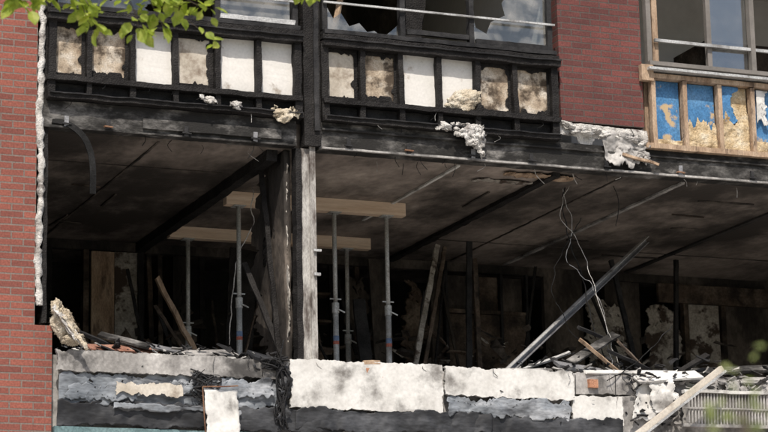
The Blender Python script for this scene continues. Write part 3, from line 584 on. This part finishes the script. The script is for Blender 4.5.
PB=[((-2.75,.1,5.12),(-2.1,.2,5.14),.14,.02,'redbrown'),((-2.6,.3,5.28),(-2.2,.1,5.15),.1,.02,'sootconc'),((-2.2,.1,5.16),(-1.5,.2,5.08),.10,.015,'greych'),((-1.9,.05,5.10),(-1.45,.1,5.13),.12,.012,'plaster_d'),
((-2.9,.2,5.3),(-2.3,.3,5.12),.04,.03,'char2'),((-1.3,.0,5.10),(-.95,.1,5.05),.16,.03,'tar'),
((1.95,.2,5.2),(2.6,.5,5.55),.10,.02,'sootconc'),((1.75,.1,5.16),(2.3,.2,5.12),.12,.03,'greych'),((2.0,.0,5.08),(3.1,.1,5.13),.07,.015,'plaster'),((2.4,.3,5.35),(2.9,.4,5.2),.04,.03,'char2'),
((2.1,.3,5.45),(2.5,.2,5.1),.025,.03,'wood_old'),((1.2,.2,5.1),(1.75,.2,5.12),.06,.012,'plaster_d'),((2.5,-.05,5.02),(3.2,-.02,5.1),.16,.02,'plaster'),((2.6,.5,5.5),(3.0,.6,5.2),.16,.02,'brown'),
((3.2,.2,5.15),(4.2,.3,5.25),.12,.03,'sootconc'),((2.2,.5,5.6),(2.75,.6,5.45),.05,.03,'char2'),((2.95,.1,5.08),(3.4,.15,5.32),.06,.03,'char'),((1.5,.3,5.13),(2.1,.5,5.35),.03,.02,'alu'),((3.4,0,5.05),(4.4,.1,5.1),.14,.02,'plaster_d')]
for i,(a,b_,w,h,m_) in enumerate(PB): bar(W,"board_%d"%i,a,b_,w,h,m_,jit=.006,seg=.08,up=(0,-.6,1))
sheet(W,"white_sheet_a",(2.42,-.10,4.62),(.28,0,.0),(.05,.05,.38),'plaster',amp=.04,rag=.04,n=.012,seed=101,freq=3,jag=6)
sheet(W,"white_sheet_b",(2.62,-.14,4.68),(.30,0,.08),(-.03,.05,.33),'plaster',amp=.05,rag=.05,n=.012,seed=102,freq=3,jag=6)
sheet(W,"white_sheet_c",(3.45,-.08,4.85),(.6,0,-.02),(0,.06,.22),'plaster_d',amp=.06,rag=.06,n=.012,seed=103,freq=3,jag=6)
P=empty("leaning_window_post")
bar(P,"post",(2.10,-.5,4.33),(3.22,-.42,5.10),.05,.05,'cream',jit=.001);bar(P,"rebate",(2.12,-.54,4.30),(3.24,-.46,5.07),.015,.02,'alu')
Rr=empty("broken_radiator")
for i in range(40):
    x=2.98+i*.034;bar(Rr,"fin_%d"%i,(x,-.16,4.60+rnd(-.01,.01)),(x+.02,-.14,4.90),.014,.05,'plaster_d',jit=.003,seg=.06,up=(0,1,0))
bar(Rr,"header_top",(2.94,-.16,4.91),(4.35,-.16,4.93),.06,.03,'plaster',jit=.006);bar(Rr,"header_bottom",(2.92,-.16,4.585),(4.33,-.16,4.60),.06,.03,'plaster_d',jit=.006)
bar(Rr,"header_middle",(2.93,-.185,4.75),(4.34,-.185,4.765),.01,.014,'plaster_d',jit=.004)
bar(Rr,"back_plate",(2.95,-.11,4.75),(4.33,-.11,4.76),.01,.28,'plaster_d')

# ------------------------------------------------------------------ ground
def plane(name,x,y,z,mat):
    bm=bmesh.new();vs=[bm.verts.new(v) for v in ((x[0],y[0],z),(x[1],y[0],z),(x[1],y[1],z),(x[0],y[1],z))];bm.faces.new(vs);return newobj(name,bm,mat)
plane("ground",(-400,400),(-400,400),-.12,'grass')
plane("road",(-200,200),(-40,-30),-.116,'asphalt')
G=empty("bounce_pavement");box(G,"slab_near",(-200,200),(-29.85,.0),(-.119,0),'pave');box(G,"kerb_near",(-200,200),(-30.0,-29.853),(-.119,.01),'sootconc')  # unseen paving, made wide and pale to bounce sunlight up into the rooms
for i in range(20): plane("road_marking",(-40+i*4,-38+i*4),(-35.06,-34.94),-.112,'white')

# ------------------------------------------------------------------ trees
def leaf(bm,c,d,nrm,s):
    d=d.normalized();sd=d.cross(nrm).normalized();nn=sd.cross(d)
    prof=[(0,0),(.25,.30),(.55,.36),(.8,.2),(1,0)]
    mid=[];lf=[];rt=[]
    for t,w in prof:
        m_=c+d*t*s+nn*(-.12*s*t*t);mid.append(bm.verts.new(m_))
        if 0<w: lf.append(bm.verts.new(m_+sd*w*s+nn*.08*s));rt.append(bm.verts.new(m_-sd*w*s+nn*.08*s))
    for side in (lf,rt):
        ch=[mid[0]]+side+[mid[4]]
        for i in range(4):
            q=[mid[i],ch[i],ch[i+1],mid[i+1]];q2=[]
            for v in q:
                if v not in q2:q2.append(v)
            if len(q2)>2: bm.faces.new(q2)
def twig_leaves(bmL,bmT,pts,R,s,dens,spread,tr):
    pts=smooth_pts(pts,8)
    add_tube(bmT,pts,tr,5,.4)
    for a,b_ in zip(pts[:-1],pts[1:]):
        m_=int(dens*3)+(1 if R.random()<(dens*3)%1 else 0)
        for k in range(m_):
            p=a.lerp(b_,R.random());dv=Vector((R.gauss(0,1),R.gauss(0,1),R.gauss(-.3,.7))).normalized()
            st=p+dv*R.uniform(.0,spread)
            leaf(bmL,st,(dv+Vector((R.gauss(0,.4),R.gauss(0,.4),-.4))),Vector((R.gauss(0,.6),R.gauss(-.4,.6),1)).normalized(),s*R.uniform(.6,1.25))
def build_tree(name,trunk,branches,twigs,s,lm,seed,dens,r0,spread,tr,rb):
    R=random.Random(seed);E=empty(name);bm=bmesh.new()
    add_tube(bm,smooth_pts(trunk,8,.01),r0,9,.4)
    for b_ in branches: add_tube(bm,smooth_pts(b_,8,.01),rb,6,.3)
    bmL=bmesh.new()
    for t in twigs: twig_leaves(bmL,bm,t,R,s,dens,spread,tr)
    newobj("trunk_and_limbs",bm,'bark',E,True);newobj("foliage",bmL,lm,E)
R0=random.Random(5)
tw=[[(-5.6,-8,5.75),(-5.3,-8,5.62),(-5.15,-8,5.56)],[(-5.3,-8.1,5.75),(-5.02,-8,5.60),(-4.95,-8,5.46)],[(-5.1,-8,5.75),(-4.95,-8,5.56),(-4.90,-8,5.42)],
[(-4.9,-8,5.78),(-4.72,-8,5.60),(-4.66,-8,5.42)],[(-4.8,-8.1,5.78),(-4.60,-8,5.60),(-4.52,-8,5.45)],[(-4.8,-8.1,5.78),(-4.55,-8,5.63),(-4.42,-8,5.58)],[(-4.7,-8,5.8),(-4.4,-8,5.64),(-4.27,-8,5.60)],[(-5.5,-8,5.7),(-5.35,-8,5.56),(-5.28,-8,5.54)],
[(-3.9,-8,5.9),(-3.72,-8,5.80),(-3.67,-8,5.74)]]
for i in range(100):
    a=R0.uniform(0,6.28);rr=2.6*R0.random()**.5;z=R0.uniform(6.2,8.4)
    c=Vector((-6.6+rr*math.cos(a),-8.2+rr*math.sin(a)*.9,z-.15*rr))
    if c.x>-3.6: continue
    tw.append([c,c+Vector((R0.gauss(0,.2),R0.gauss(0,.2),R0.gauss(0,.12))),c+Vector((R0.gauss(0,.35),R0.gauss(0,.35),R0.gauss(-.1,.2)))])
build_tree("street_tree",[(-6.9,-8.2,-.1),(-6.85,-8.2,2),(-6.8,-8.2,4.2),(-6.7,-8.2,6),(-6.6,-8.2,7.6)],
 [[(-6.8,-8.2,4.6),(-6.2,-8.1,5.7),(-5.4,-8.05,5.85),(-4.6,-8,5.82),(-3.9,-8,5.92)],[(-6.75,-8.2,5.2),(-7.6,-8.5,6.4),(-8.4,-8.8,7)],[(-6.7,-8.2,5.6),(-6.3,-7.3,6.6),(-5.9,-6.6,7.3)],[(-6.7,-8.2,5.8),(-6.2,-9,6.8),(-5.4,-9.5,7.3)],[(-6.65,-8.2,6.3),(-5.6,-8.4,7.0),(-4.8,-8.2,7.5)]],tw,.078,'leaf',3,.65,.14,.07,.004,.035)
tw=[]
sx,sy,sz=-6.13,-16.5,2.22
for (x,z) in [(-.05,-.04),(-.01,.01),(.03,-.02),(.06,.03),(.02,-.07)]:
    tw.append([(sx+x+.02,sy,sz+z-.10),(sx+x+.01,sy,sz+z-.04),(sx+x,sy,sz+z+.02)])
for i in range(34):
    z=R0.uniform(.8,1.95);x=sx+.1+R0.gauss(0,.15);tw.append([(x,sy+R0.gauss(0,.12),z),(x+R0.gauss(0,.05),sy,z+.05),(x+R0.gauss(0,.08),sy,z+.12)])
build_tree("young_shrub",[(sx+.1,sy,-.1),(sx+.1,sy,1.0),(sx+.07,sy,1.8),(sx+.03,sy,2.15)],[[(sx+.1,sy,1.3),(sx+.16,sy,1.8),(sx+.1,sy,2.15)]],tw,.022,'leaf2',9,.15,.012,.02,.0012,.005)

# ------------------------------------------------------------------ light
w=bpy.data.worlds.new("World");scene.world=w;w.use_nodes=True
nt=w.node_tree;bg=nt.nodes["Background"];sky=nt.nodes.new("ShaderNodeTexSky");sky.sky_type='NISHITA';sky.sun_disc=False
el=math.radians(52)
sd=Vector((-.40,-.92,0)).normalized()
sky.sun_elevation=el;sky.sun_rotation=math.atan2(sd.x,sd.y);sky.dust_density=3
nt.links.new(sky.outputs[0],bg.inputs[0]);bg.inputs[1].default_value=.14
ld=bpy.data.lights.new("sun","SUN");ld.energy=4.4;ld.angle=math.radians(.5);ld.color=(1,.93,.83)
lo=bpy.data.objects.new("sun",ld);COL.objects.link(lo)
tos=Vector((sd.x*math.cos(el),sd.y*math.cos(el),math.sin(el)));lo.rotation_euler=(-tos).to_track_quat('-Z','Y').to_euler()

# ------------------------------------------------------------------ camera
cam=bpy.data.cameras.new("camera");co=bpy.data.objects.new("camera",cam);COL.objects.link(co)
r=Vector((.92729,-.37379,-.02052));u=Vector((-.06328,-.21053,.97554));F=Vector((.36896,.9033,.21888))
co.matrix_world=Matrix(((r.x,u.x,-F.x,-8.169),(r.y,u.y,-F.y,-20),(r.z,u.z,-F.z,1.6),(0,0,0,1)))
cam.sensor_width=36;cam.lens=2413.5/768*36;cam.clip_end=2000
cam.dof.use_dof=True;cam.dof.focus_distance=22.3;cam.dof.aperture_fstop=5.0
scene.camera=co
scene.view_settings.view_transform='Standard';scene.view_settings.look='None'
